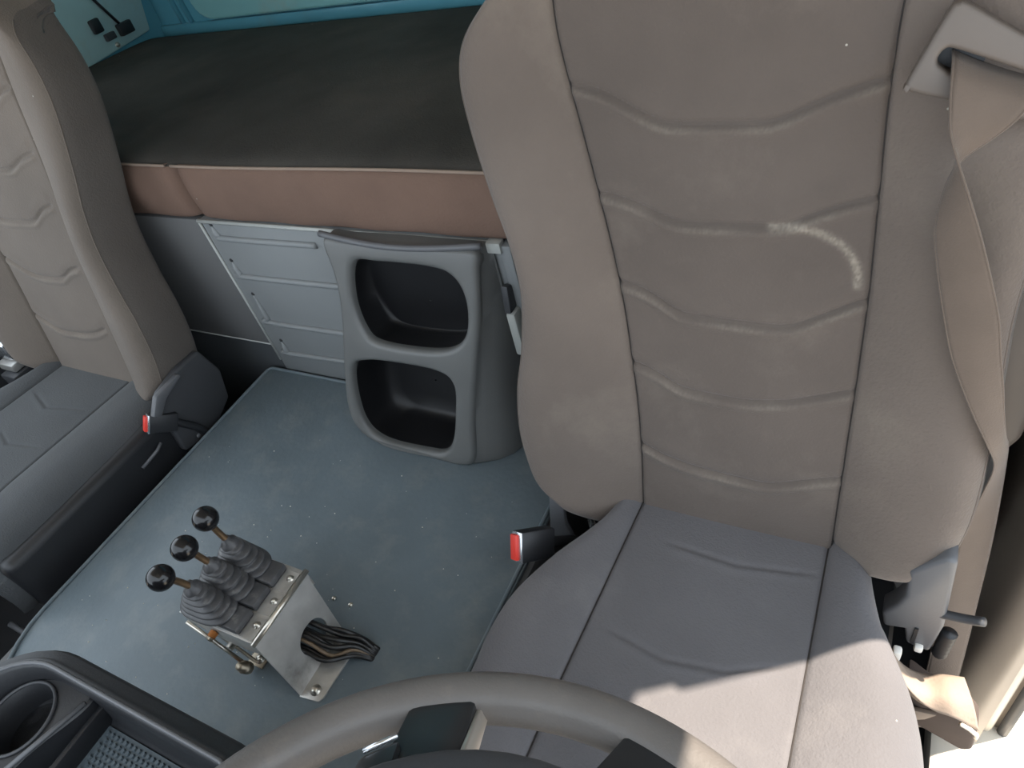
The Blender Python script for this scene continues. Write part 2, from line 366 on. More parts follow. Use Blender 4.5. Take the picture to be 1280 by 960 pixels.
# top panel: soft grid with slight sag and rolled front edge
nx, ny = 150, 70
X = np.linspace(XL+0.015, XR-0.03, nx); Y = np.linspace(0, 1, ny)**1.3
P = np.zeros((nx, ny, 3))
for i, x in enumerate(X):
    y = BY+0.002+Y*(YB-0.025-BY); dy = y-BY
    roll = 0.010*np.exp(-(dy/0.012)**1.0)
    z = BZ1+0.010*np.sin(np.clip(dy/0.72, 0, 1)*np.pi)+0.003*np.sin(x*7+1)*np.sin(dy*9)-roll-0.018*np.exp(-((YB-0.025-y)/0.03))
    z += 0.004*math.exp(-((x+1.0)/0.05)**2)*-1*np.exp(-dy/0.1)
    P[i, :, 0] = x; P[i, :, 1] = y; P[i, :, 2] = z
grid_obj('top_panel', P, M_MATTOP, mt, off=mo)
def front_panel(x0, x1, bow0, bow1):
    nx, nz = 90, 26
    P = np.zeros((nx, nz, 3))
    for i, u in enumerate(np.linspace(0, 1, nx)):
        x = x0+(x1-x0)*u
        e = min(u*(x1-x0), (1-u)*(x1-x0))
        ed = 1-math.exp(-e/0.010)
        for j, v in enumerate(np.linspace(0, 1, nz)):
            z = BZ0+0.002+(BZ1-0.010-BZ0)*v
            b = (4*v*(1-v))**0.5*0.014*ed+0.0015*math.sin(x*40+v*5)*ed
            P[i, j] = (x+0.012*math.sin(v*math.pi)*((1-u)*bow0+u*bow1), BY+0.002-b+(1-ed)*0.014, z)
    grid_obj('front_panel', P, M_MATFR, mt, off=mo)
front_panel(XL+0.015, -1.009, 0, 0.3); front_panel(-1.003, XR-0.03, 0.3, 0)
for a, b in ((XL+0.015, -1.016), (-1.000, XR-0.03)):
    tube('piping', [(x, BY-0.002, BZ1-0.008+0.0015*math.sin(x*9)) for x in np.linspace(a, b, 60)], 0.0026, M_THREADL, mt, sides=8, off=mo)
box('mattress_core', (XL+0.02, BY+0.016, BZ0), (XR-0.035, YB-0.03, BZ1-0.022), M_MATFR, mt, off=mo)

# ------------------------------------------------------------------ storage bin on the tunnel
bd = np.array([0, 0.11, 0.387]); bd /= np.linalg.norm(bd); bn = np.array([0, -bd[2], bd[1]]); B0 = np.array([0, 0.04, MATZ])
def bl(x, s, dep=0.0): return np.array([x, 0, 0])+B0+bd*s+bn*dep*-1
def offset_loop(L, d):
    T = np.roll(L, -1, 0)-np.roll(L, 1, 0); T /= np.linalg.norm(T, axis=1)[:, None]
    area = 0.5*np.sum(L[:, 0]*np.roll(L[:, 1], -1)-np.roll(L[:, 0], -1)*L[:, 1])
    nn = np.c_[T[:, 1], -T[:, 0]]*(1 if area > 0 else -1)     # outward
    return L+nn*d
bino = (-0.55, 0.1, MATZ)
sb = thing('storage_bin', 'grey plastic storage bin with two rounded pockets standing on the tunnel', 'storage bin', bino)
out = catmull([(-0.684, 0.396), (-0.677, 0.335), (-0.680, 0.27), (-0.702, 0.16), (-0.715, 0.075), (-0.700, 0.028), (-0.655, 0.004),
               (-0.55, 0.0), (-0.475, 0.0), (-0.447, 0.022), (-0.438, 0.10), (-0.420, 0.20), (-0.403, 0.29), (-0.396, 0.36), (-0.396, 0.396), (-0.45, 0.398), (-0.54, 0.399), (-0.63, 0.398)], 140, closed=True)
upo = catmull([(-0.630, 0.360), (-0.579, 0.366), (-0.480, 0.365), (-0.440, 0.352), (-0.424, 0.315), (-0.431, 0.262), (-0.460, 0.232), (-0.515, 0.220), (-0.610, 0.221), (-0.638, 0.245), (-0.647, 0.30)], 90, closed=True)
loo = catmull([(-0.645, 0.181), (-0.583, 0.186), (-0.500, 0.184), (-0.470, 0.165), (-0.474, 0.11), (-0.488, 0.05), (-0.510, 0.022), (-0.551, 0.015), (-0.640, 0.016), (-0.682, 0.045), (-0.690, 0.11), (-0.678, 0.165)], 90, closed=True)
RF = 0.010
bm = bmesh.new()
def loop_verts(L, dep): return [bm.verts.new(bl(x, s, dep)) for x, s in L]
def bridge(a, b):
    n = len(a)
    for i in range(n):
        try: bm.faces.new((a[i], a[(i+1) % n], b[(i+1) % n], b[i]))
        except ValueError: pass
front_loops = []
for L, sgn in ((out, -1), (upo, 1), (loo, 1)):
    front_loops.append(loop_verts(offset_loop(L, sgn*RF), 0.0))
edges = []
for lv in front_loops:
    for i in range(len(lv)): edges.append(bm.edges.new((lv[i], lv[(i+1) % len(lv)])))
bmesh.ops.triangle_fill(bm, edges=edges, use_beauty=True, use_dissolve=False)
for L, sgn, lv, deep in ((out, -1, front_loops[0], None), (upo, 1, front_loops[1], 0.02), (loo, 1, front_loops[2], 0.02)):
    prev = lv
    for k in range(1, 6):
        a = math.radians(18*k)
        cur = loop_verts(offset_loop(L, sgn*RF*(1-math.sin(a))), RF*(1-math.cos(a))); bridge(prev, cur); prev = cur
    if deep: cur = loop_verts(L, deep); bridge(prev, cur)
    else:    # outer walls run back to the bunk panel; the right flank swells out first
        for fx, fy in ((0.30, 0.008), (0.62, 0.022), (0.86, 0.042), (1.0, 0.070)):
            cur = []
            for v, v0 in zip(prev, lv):
                right = v0.co.x > -0.47
                x = v0.co.x+(-0.383-v0.co.x)*fx if right else v.co.x
                cur.append(bm.verts.new((x, min(v0.co.y+fy+0.008, BY-0.006), max(v.co.z, MATZ+0.001))))
            bridge(prev, cur); prev = cur
        cur = []
        for v in prev:
            w = bm.verts.new((v.co.x, min(max(v.co.y, BY-0.004), BY-0.004), max(v.co.z, MATZ+0.001))); cur.append(w)
        bridge(prev, cur)
body = bm_obj('bin_body', bm, M_BIN, sb, smooth=True, off=bino)
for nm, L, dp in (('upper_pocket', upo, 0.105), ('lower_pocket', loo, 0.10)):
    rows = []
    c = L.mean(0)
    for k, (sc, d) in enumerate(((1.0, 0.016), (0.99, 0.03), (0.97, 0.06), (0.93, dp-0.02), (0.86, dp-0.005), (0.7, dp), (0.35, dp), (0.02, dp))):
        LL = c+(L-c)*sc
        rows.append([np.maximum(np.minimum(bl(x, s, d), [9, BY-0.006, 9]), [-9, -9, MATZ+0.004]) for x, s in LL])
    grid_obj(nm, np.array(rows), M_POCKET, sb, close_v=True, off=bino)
# curved lip along the top, ridge lines inside the pockets
lip = [(x, 0.158-0.012*math.sin((x+0.69)/0.30*math.pi), 0.304-0.006*math.sin((x+0.69)/0.30*math.pi)) for x in np.linspace(-0.692, -0.388, 24)]
tube('top_lip', lip, 0.0055, M_GREYP, sb, sides=10, off=bino)
box('top_deck', (-0.685, 0.150, 0.272), (-0.394, BY-0.004, 0.288), M_BIN, sb, bev=0.003, off=bino)
tube('moulded_ridge', [bl(x, 0.24+0.05*(x+0.60)**2*40, 0.085) for x in np.linspace(-0.60, -0.50, 14)], 0.003, M_POCKET, sb, off=bino)
tube('moulded_ridge', [bl(-0.50+0.05*k, 0.05+0.1*k, 0.09) for k in np.linspace(0, 1, 10)], 0.003, M_POCKET, sb, off=bino)

# ------------------------------------------------------------------ seats
def build_seat(root, ox, sgn, rec, waves, m_side, m_mid, m_cush, m_cushmid, off, cush_marks, widen=0.0, tall=0.0):
    a = math.radians(rec); up = np.array([0, math.sin(a), math.cos(a)]); nrm = np.array([0, -math.cos(a), math.sin(a)])
    def W(x, t, d):
        x, t, d = np.broadcast_arrays(np.asarray(x, float), t, d)
        return np.stack([ox+sgn*x, t*up[1]+d*nrm[1], t*up[2]+d*nrm[2]], -1)
    inner = [(-0.06, -0.20), (-0.03, -0.245), (0.0, -0.270), (0.03, -0.290), (0.10, -0.303), (0.175, -0.298), (0.24, -0.283), (0.32, -0.273), (0.385, -0.281), (0.445, -0.298),
             (0.52, -0.315), (0.57, -0.320), (0.61, -0.309), (0.65, -0.280), (0.69, -0.235), (0.72, -0.17), (0.74, -0.12)]
    outer = [(-0.06, 0.19), (-0.02, 0.215), (0.03, 0.243), (0.1, 0.257), (0.19, 0.256), (0.27, 0.250), (0.35, 0.244), (0.42, 0.246), (0.5, 0.256), (0.6, 0.268), (0.65, 0.262), (0.69, 0.235), (0.72, 0.17), (0.74, 0.12)]
    s_in = [(-0.06, -0.123), (0.0, -0.125), (0.1, -0.1255), (0.2, -0.131), (0.33, -0.145), (0.446, -0.167), (0.563, -0.193), (0.62, -0.203), (0.66, -0.200), (0.70, -0.17), (0.74, -0.10)]
    s_out = [(-0.06, 0.123), (0.0, 0.122), (0.11, 0.121), (0.235, 0.120), (0.35, 0.118), (0.455, 0.113), (0.54, 0.109), (0.62, 0.110), (0.66, 0.120), (0.70, 0.125), (0.74, 0.10)]
    def lift(tab): return [(t+tall*min(max((t-0.55)/0.185, 0), 1), x) for t, x in tab]
    inner, outer, s_in, s_out = lift(inner), lift(outer), lift(s_in), lift(s_out)
    if widen: s_in = [(t, x-0.022*min(max((0.52-t)/0.1, 0), 1)) for t, x in s_in]
    TT = 0.735+tall
    rowsN = 300
    w = np.linspace(0, 1, rowsN)
    def edge_drop(t, tb, tt, rb=0.034, rt=0.05):
        d = np.clip(rb-(t-tb), 0, rb); drop = rb-np.sqrt(np.maximum(rb*rb-d*d, 0))
        d = np.clip(rt-(tt-t), 0, rt); return drop+rt-np.sqrt(np.maximum(rt*rt-d*d, 0))
    def groove(dx, depth=0.0045, wd=0.0024): return depth*np.exp(-(dx/wd)**2)
    # --- centre panel
    ncol = 150
    P = np.zeros((ncol, rowsN, 3)); hl_dust = np.zeros((ncol, rowsN))
    arc = catmull([(0.020, 0.417), (0.045, 0.418), (0.068, 0.412), (0.090, 0.399), (0.103, 0.380), (0.107, 0.360)], 60)
    nz = rng.random((ncol, rowsN))
    for i, u in enumerate(np.linspace(0, 1, ncol)):
        tb, tt = -0.035, TT
        t = tb+(tt-tb)*w
        xi, xo = smooth_interp(t, s_in), smooth_interp(t, s_out)
        x = xi+(xo-xi)*u
        d = 0.004*math.sin(u*math.pi)-groove((x-xi))-groove((xo-x))
        for wv in waves:
            xs = np.array([p[0] for p in wv]); ts = np.array([p[1] for p in wv])
            wt = np.interp(x, xs, ts)
            for sm in (-0.012, 0.012): wt = wt+0.5*np.interp(x+sm, xs, ts)
            wt = wt/2.0
            fade = np.clip(np.minimum(x-xs[0], xs[-1]-x)/0.012+0.6, 0.0, 1.0)
            q = t-wt
            hl_dust[i] += fade*0.15*np.exp(-((q+0.007)/0.0035)**2)*(0.35+0.65*nz[i])*(0.6+0.4*np.sin(x*60+wv[0][1]*80))  # pale highlight painted along each groove's lower lip, broken up by noise
            d = d+fade*(-0.0044*np.exp(-(q/0.0028)**2)+0.0024*np.exp(-((q+0.0095)/0.0050)**2)+0.0014*np.exp(-((q-0.016)/0.010)**2))
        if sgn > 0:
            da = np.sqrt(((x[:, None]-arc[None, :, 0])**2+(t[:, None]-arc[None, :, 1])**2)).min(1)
            hl_dust[i] += 0.5*np.exp(-(da/0.0038)**2)*(0.3+0.7*nz[i])  # arc-shaped chalk stain
        d = d-edge_drop(t, tb, tt)
        P[i] = W(x, t, d)
    grid_obj('backrest_panel', P, m_mid, root, flip=sgn < 0, off=off, attr=np.clip(hl_dust, 0, 1))
    # --- bolsters, with sides and the turn to the back
    for side, stab, etab in ((-1, s_in, inner), (1, s_out, outer)):
        hb = 0.046
        sec = catmull([(0, 0), (0.18, 0.36*hb), (0.45, 0.76*hb), (0.72, 0.98*hb), (0.88, 0.86*hb), (0.965, 0.40*hb), (1.0, -0.010), (0.995, -0.045), (0.96, -0.068), (0.80, -0.076), (0.40, -0.078)], 110)
        ft = (np.linspace(0, 1, 110)**1.25)
        sec = np.stack([np.interp(ft*109, np.arange(110), sec[:, 0]), np.interp(ft*109, np.arange(110), sec[:, 1])], 1)
        P = np.zeros((110, rowsN+12, 3))
        for i, (f, d0) in enumerate(sec):
            ff = min(f, 1.0)
            if side < 0: tb = float(np.interp(ff, [0, 0.15, 0.45, 0.75, 1.0], [-0.030, -0.036, -0.044, -0.030, 0.020]))
            else: tb = float(np.interp(ff, [0, 0.15, 0.45, 0.75, 1.0], [-0.012, -0.016, -0.020, -0.006, 0.040]))
            tt = TT-0.10*ff**2.2
            t = tb+(tt-tb)*w
            xs, xe = smooth_interp(t, stab), smooth_interp(t, etab)
            x = xs+(xe-xs)*f
            hs = interp(t, [(-0.05, 1.05), (0.15, 1.0), (0.40, 0.85), (0.6, 0.55), (0.73, 0.3)])
            d = d0*(hs if d0 > 0 else 1.0)-groove(x-xs)*(1 if i < 40 else 0)
            dr_ = edge_drop(t, tb, tt, 0.040, 0.05)
            d = d-np.where(d0 > -0.03, dr_, dr_*0.3)
            front = W(x, t, d)
            # underside closing rows towards the back
            bx = x[0]; ext = [W(bx+(smooth_interp(0.05, stab)-bx)*0.05*k, tb+0.004*k, d[0]+(min(-0.080, d[0])-d[0])*k/6)[None] for k in range(6, 0, -1)]
            top = [W(x[-1], tt+0.010*math.sin(k/6*math.pi/2), d[-1]+(min(-0.080, d[-1])-d[-1])*k/6) for k in range(1, 7)]
            P[i] = np.concatenate([np.concatenate([e.reshape(1, 3) for e in ext]), front, np.concatenate([e.reshape(1, 3) for e in top])])
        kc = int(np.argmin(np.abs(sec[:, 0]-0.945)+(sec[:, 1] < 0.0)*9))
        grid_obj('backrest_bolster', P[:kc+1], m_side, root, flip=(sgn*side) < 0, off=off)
        grid_obj('backrest_side', P[kc:], M_FABSHADE, root, flip=(sgn*side) < 0, off=off)
        tube('edge_seam', P[kc, 20:-12:3], 0.0013, m_side, root, sides=6, off=off)
    # back shell
    t = np.linspace(-0.02, TT-0.03, 40); rows = []
    for tt_ in t:
        xa = smooth_interp(tt_, inner)*0.86; xb = smooth_interp(tt_, outer)*0.86
        rows.append([W(xa+(xb-xa)*u, tt_, -0.076-0.004*math.sin(u*math.pi)) for u in np.linspace(0, 1, 20)])
    grid_obj('back_shell', np.array(rows), M_GREYD, root, flip=sgn > 0, off=off)
    # seam threads
    for stab in (s_in, s_out):
        t = np.linspace(-0.01, 0.70, 120)
        tube('seam', W(smooth_interp(t, stab), t, np.full_like(t, -0.0040)), 0.0008, M_THREAD, root, sides=6, off=off)
    # --- cushion
    c_in = [(-0.46, -0.235), (-0.40, -0.250), (-0.30, -0.252), (-0.25, -0.256), (-0.188, -0.250), (-0.12, -0.222), (-0.069, -0.190), (-0.03, -0.170), (0.03, -0.155)]
    c_out = [(-0.46, 0.232), (-0.40, 0.246), (-0.30, 0.248), (-0.23, 0.242), (-0.19, 0.236), (-0.15, 0.224), (-0.10, 0.200), (-0.08, 0.190), (-0.03, 0.176), (0.03, 0.165)]
    if widen:
        c_in = [(-0.46, -0.262), (-0.40, -0.275), (-0.2, -0.280), (-0.1, -0.280), (0.0, -0.272), (0.03, -0.265)]
    q_in = [(-0.46, -0.138), (-0.33, -0.136), (0.0, -0.126), (0.03, -0.125)]
    q_out = [(-0.46, 0.122), (-0.33, 0.120), (0.0, 0.119), (0.03, 0.119)]
    rowsC = 210
    yv = np.linspace(0.03, -0.455, rowsC)
    def ztop(y):
        base = 0.018*np.clip(-y/0.3, 0, 1)-0.002
        r = 0.07; d = np.clip(r-(y+0.455), 0, r)
        return base-(r-np.sqrt(np.maximum(r*r-d*d, 0)))
    P = np.zeros((120, rowsC, 3))
    for i, u in enumerate(np.linspace(0, 1, 120)):
        xi, xo = interp(yv, q_in), interp(yv, q_out); x = xi+(xo-xi)*u
        z = ztop(yv)+0.003*math.sin(u*math.pi)-groove(x-xi, 0.004)-groove(xo-x, 0.004)
        for mk in cush_marks:
            xs = np.array([p[0] for p in mk]); ys = np.array([p[1] for p in mk])
            fade = np.clip(np.minimum(x-xs[0], xs[-1]-x)/0.03+0.3, 0, 1)
            q = yv-np.interp(x, xs, ys)
            z = z+fade*(-0.0022*np.exp(-(q/0.0035)**2)+0.0012*np.exp(-((q+0.008)/0.006)**2))
        P[i] = np.stack([ox+sgn*x, yv, z], -1)
    grid_obj('cushion_panel', P, m_cushmid, root, flip=sgn > 0, off=off)
    for side, stab, etab in ((-1, q_in, c_in), (1, q_out, c_out)):
        sec = catmull([(0, 0), (0.25, 0.010), (0.60, 0.014), (0.86, 0.002), (0.98, -0.022), (1.03, -0.06), (1.0, -0.10), (0.9, -0.125)], 70)
        P = np.zeros((70, rowsC, 3))
        for i, (f, d0) in enumerate(sec):
            xs, xe = interp(yv, stab), smooth_interp(yv, etab); x = xs+(xe-xs)*f
            fr = np.clip((yv+0.455)/0.07, 0, 1)
            z = (ztop(yv)+d0 if d0 > -0.03 else ztop(yv)*fr+d0)-groove(x-xs, 0.004)*(1 if i < 25 else 0)
            P[i] = np.stack([ox+sgn*x, yv, np.maximum(z, -0.127)], -1)
        grid_obj('cushion_bolster', P, m_cush, root, flip=(sgn*side) > 0, off=off)
    for stab in (q_in, q_out):
        y = np.linspace(0.02, -0.40, 80)
        tube('seam', np.stack([ox+sgn*interp(y, stab), y, ztop(y)-0.0028], -1), 0.0009, M_THREAD, root, sides=6, off=off)
    # cushion pan and pedestal
    xa, xb = sorted((ox-0.21, ox+0.21))
    box('seat_pan', (xa, -0.42, -0.155), (xb, 0.06, -0.105), M_BLK, root, bev=0.02, off=off)
    box('pedestal', (xa+0.03, -0.36, -0.50), (xb-0.03, 0.10, -0.15), M_BLK, root, bev=0.02, off=off)
    return W

waves_d = [[(-0.190, 0.560), (-0.155, 0.551), (-0.108, 0.526), (-0.090, 0.519), (0.015, 0.519), (0.037, 0.529), (0.065, 0.542), (0.109, 0.556)],
           [(-0.165, 0.446), (-0.127, 0.437), (-0.078, 0.416), (0.036, 0.418), (0.061, 0.433), (0.114, 0.452)],
           [(-0.147, 0.341), (-0.111, 0.331), (-0.073, 0.307), (0.025, 0.304), (0.050, 0.306), (0.072, 0.319), (0.118, 0.346)],
           [(-0.135, 0.232), (-0.102, 0.222), (-0.072, 0.204), (0.005, 0.201), (0.049, 0.208), (0.118, 0.235)],
           [(-0.126, 0.106), (-0.093, 0.092), (-0.051, 0.085), (0.040, 0.081), (0.119, 0.112)]]
so = (0, -0.1, -0.5)
ds = thing('driver_seat', 'large brown-grey fabric driver seat with built-in belt, right of the storage bin', 'seat', so)
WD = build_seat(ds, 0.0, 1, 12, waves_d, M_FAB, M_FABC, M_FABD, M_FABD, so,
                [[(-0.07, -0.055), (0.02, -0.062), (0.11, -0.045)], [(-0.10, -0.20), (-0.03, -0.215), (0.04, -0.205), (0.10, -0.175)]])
# outer hinge cover of the driver seat
rc = [(0.205, -0.04, 0.045), (0.236, -0.04, 0.088), (0.246, -0.04, 0.084), (0.249, -0.04, 0.043), (0.256, -0.04, -0.053), (0.251, -0.04, -0.119), (0.224, -0.04, -0.112), (0.218, -0.04, -0.079), (0.195, -0.04, -0.085), (0.190, -0.04, -0.056), (0.202, -0.04, -0.033), (0.209, -0.04, -0.004)]
hc = prism('hinge_cover', rc, (0, 0.030, 0), M_GREYP, ds, bev=0.005, seg=3, off=so)
box('slot', (0.228, -0.0425, -0.105), (0.232, -0.036, -0.068), M_BLK, hc, off=so)
box('peg', (0.233, -0.047, -0.116), (0.243, -0.036, -0.104), M_WHITE, hc, bev=0.003, off=so)
tube('release_bar', catmull([(0.225, -0.03, -0.040), (0.25, -0.035, -0.030), (0.272, -0.04, -0.020), (0.288, -0.045, -0.008)], 14), 0.0055, M_GREYD, ds, off=so)
# inner hinge bracket and lower frame pieces
prism('hinge_bracket', [(x, -0.036, z) for x, z in ((-0.250, 0.040), (-0.232, 0.030), (-0.233, 0.0), (-0.239, -0.052), (-0.232, -0.085), (-0.231, -0.115), (-0.245, -0.135), (-0.256, -0.096), (-0.272, -0.090), (-0.262, -0.031))], (0, 0.010, 0), M_GREYP, ds, bev=0.003, off=so)
tube('frame_tube', catmull([(-0.205, 0.0, -0.03), (-0.212, -0.005, -0.07), (-0.205, -0.01, -0.11), (-0.21, 0.0, -0.16)], 16), 0.006, M_CHROME, ds, off=so)
tube('frame_tube', catmull([(-0.18, 0.01, -0.02), (-0.185, 0.01, -0.08), (-0.18, 0.01, -0.14)], 12), 0.014, M_FLAP, ds, off=so)
# moulded cover behind the outer bolster
pts = [WD(x, t, -0.075) for x, t in ((0.235, 0.60), (0.268, 0.60), (0.285, 0.45), (0.298, 0.25), (0.292, 0.155), (0.278, 0.128), (0.262, 0.135), (0.24, 0.20))]
prism('rear_side_cover', [tuple(p) for p in pts], tuple(WD(0, 0, -0.035)-WD(0, 0, 0)), M_BEIGE, ds, bev=0.008, seg=3, off=so)

# belt guide plate on the shoulder (slotted)
def slotted_plate(name, parent):
    D = 0.040
    outl = catmull([(0.121, 0.556), (0.123, 0.551), (0.16, 0.541), (0.20, 0.529), (0.226, 0.518), (0.233, 0.530), (0.235, 0.56), (0.229, 0.567), (0.19, 0.590), (0.155, 0.611), (0.147, 0.613), (0.142, 0.608), (0.13, 0.58)], 90, closed=True)
    slot = catmull([(0.146, 0.566), (0.140, 0.573), (0.144, 0.581), (0.153, 0.580), (0.185, 0.568), (0.215, 0.556), (0.219, 0.549), (0.214, 0.542), (0.206, 0.543), (0.175, 0.554)], 60, closed=True)
    bm = bmesh.new()
    def lv(L, d): return [bm.verts.new(tuple(WD(x, t, d))) for x, t in L]
    def br(a, b):
        n = len(a)
        for i in range(n): bm.faces.new((a[i], a[(i+1) % n], b[(i+1) % n], b[i]))
    r = 0.004
    a0 = lv(offset_loop(outl, -r), D); b0 = lv(offset_loop(slot, r), D)
    ed = [bm.edges.new((L[i], L[(i+1) % len(L)])) for L in (a0, b0) for i in range(len(L))]
    bmesh.ops.triangle_fill(bm, edges=ed, use_beauty=True)
    for L, s_, v0 in ((outl, -1, a0), (slot, 1, b0)):
        prev = v0
        for k in range(1, 5):
            an = math.radians(22.5*k); cur = lv(offset_loop(L, s_*r*(1-math.sin(an))), D-r*(1-math.cos(an))); br(prev, cur); prev = cur
        cur = lv(L, D-0.022); br(prev, cur)
    return bm_obj(name, bm, M_BEIGE, parent, smooth=True, off=so)
slotted_plate('belt_guide', ds)
pts = [tuple(WD(x, t, 0.0195)) for x, t in ((0.136, 0.560), (0.222, 0.535), (0.225, 0.560), (0.142, 0.588))]
prism('guide_recess', pts, tuple(WD(0, 0, -0.004)-WD(0, 0, 0)), M_BLK, ds, off=so)

# seat belt webbing
bo_ = tuple(WD(0.2, 0.4, 0.05))
sbelt = thing('seat_belt', 'brown-grey seat belt twisting down the outer edge of the driver seat', 'seat belt', bo_)
st = [  # left edge (x,t,d), right edge (x,t,d)
    ((0.150, 0.577, 0.022), (0.205, 0.558, 0.022)), ((0.151, 0.572, 0.038), (0.206, 0.552, 0.038)), ((0.152, 0.563, 0.049), (0.206, 0.543, 0.049)),
    ((0.154, 0.545, 0.056), (0.199, 0.530, 0.052)), ((0.158, 0.524, 0.064), (0.186, 0.515, 0.049)), ((0.166, 0.505, 0.070), (0.171, 0.500, 0.048)),
    ((0.175, 0.486, 0.074), (0.163, 0.480, 0.050)), ((0.191, 0.450, 0.073), (0.161, 0.445, 0.053)), ((0.206, 0.412, 0.070), (0.169, 0.408, 0.055)), ((0.221, 0.370, 0.066), (0.181, 0.366, 0.056)),
    ((0.231, 0.330, 0.060), (0.194, 0.326, 0.056)), ((0.240, 0.296, 0.054), (0.209, 0.292, 0.055)), ((0.248, 0.262, 0.046), (0.226, 0.258, 0.054)),
    ((0.256, 0.232, 0.036), (0.243, 0.226, 0.050)), ((0.266, 0.20, 0.004), (0.256, 0.190, 0.030)), ((0.276, 0.15, -0.030), (0.258, 0.14, 0.006)),
    ((0.284, 0.08, -0.040), (0.254, 0.07, -0.012)), ((0.290, 0.01, -0.045), (0.254, 0.0, -0.020)), ((0.294, -0.07, -0.045), (0.256, -0.08, -0.026)), ((0.298, -0.15, -0.045), (0.260, -0.16, -0.03)), ((0.302, -0.25, -0.045), (0.264, -0.26, -0.03)), ((0.304, -0.33, -0.045), (0.266, -0.34, -0.03))]
Lc = catmull([tuple(WD(*a)) for a, b in st], 120); Rc = catmull([tuple(WD(*b)) for a, b in st], 120)
nw = 12
P = np.zeros((120, 2*nw, 3))
for i in range(120):
    ax = Rc[i]-Lc[i]; T = (Lc+Rc)[min(i+1, 119)]-(Lc+Rc)[max(i-1, 0)]; nn = np.cross(ax, T); nn /= np.linalg.norm(nn)+1e-9
    for j, u in enumerate(np.linspace(0, 1, nw)):
        c = Lc[i]+ax*u; cup = 0.0025*math.sin(u*math.pi)
        P[i, j] = c+nn*(0.0008+cup); P[i, 2*nw-1-j] = c-nn*(0.0008-cup)
grid_obj('webbing', P, M_BELT, sbelt, close_v=True, off=bo_)
for E_ in (Lc, Rc): tube('selvedge', E_, 0.0011, M_BELT, sbelt, sides=6, off=bo_)

# curled cover flap and dark skirt beside the cushion
fo = (0.27, -0.08, -0.2)
fp = thing('anchor_cover', 'sunlit curled fabric cover hanging beside the outer corner of the driver cushion', 'cover', fo)
rows = []
upE = catmull([(0.200, -0.058, -0.080), (0.222, -0.062, -0.122), (0.246, -0.062, -0.134), (0.270, -0.06, -0.124), (0.290, -0.058, -0.121)], 40)
loE = catmull([(0.205, -0.092, -0.075), (0.235, -0.102, -0.112), (0.260, -0.105, -0.134), (0.285, -0.106, -0.136), (0.314, -0.10, -0.162)], 40)
loE2 = catmull([(0.214, -0.085, -0.125), (0.240, -0.095, -0.150), (0.262, -0.100, -0.155), (0.288, -0.100, -0.160), (0.315, -0.092, -0.185)], 40)
for k in np.linspace(0, 1, 14):
    mid = upE*(1-k)+loE*k; mid[:, 2] += 0.012*math.sin(k*math.pi); mid[:, 1] -= 0.006*math.sin(k*math.pi)
    rows.append(mid)
for k in np.linspace(0.2, 1, 5): rows.append(loE*(1-k)+loE2*k+np.array([0, 0.006*k, 0]))
o_ = grid_obj('flap', np.array(rows), M_FLAP, fp, off=fo)
md = o_.modifiers.new('thickness', 'SOLIDIFY'); md.thickness = 0.002
sk = [(0.232, -0.075, -0.140), (0.262, -0.083, -0.152), (0.300, -0.083, -0.165), (0.322, -0.078, -0.205), (0.328, -0.078, -0.272), (0.318, -0.078, -0.286), (0.292, -0.076, -0.275), (0.262, -0.074, -0.262), (0.236, -0.072, -0.25)]
prism('skirt', sk, (0, 0.035, 0), M_FLAPD, fp, bev=0.006, off=fo)
tube('zip_edge', [(0.292, -0.106, -0.146), (0.303, -0.106, -0.152), (0.312, -0.105, -0.164), (0.313, -0.103, -0.175)], 0.003, M_SEAL, fp, sides=6, off=fo)
prism('tab', [(0.243, -0.088, -0.19), (0.272, -0.09, -0.178), (0.262, -0.09, -0.200), (0.246, -0.088, -0.222)], (0, 0.006, 0), M_FLAP, fp, bev=0.001, off=fo)
lathe('ribbed_sleeve', [(0.008+0.0015*(k % 2), 0.004*k) for k in range(12)]+[(0.0, 0.046)], (0.262, -0.035, -0.125), (0.1, 0.2, 1), M_BLK, fp, sides=12, off=fo)
box('clip', (0.209, -0.070, -0.110), (0.219, -0.058, -0.088), M_WHITE, fp, bev=0.003, off=fo)

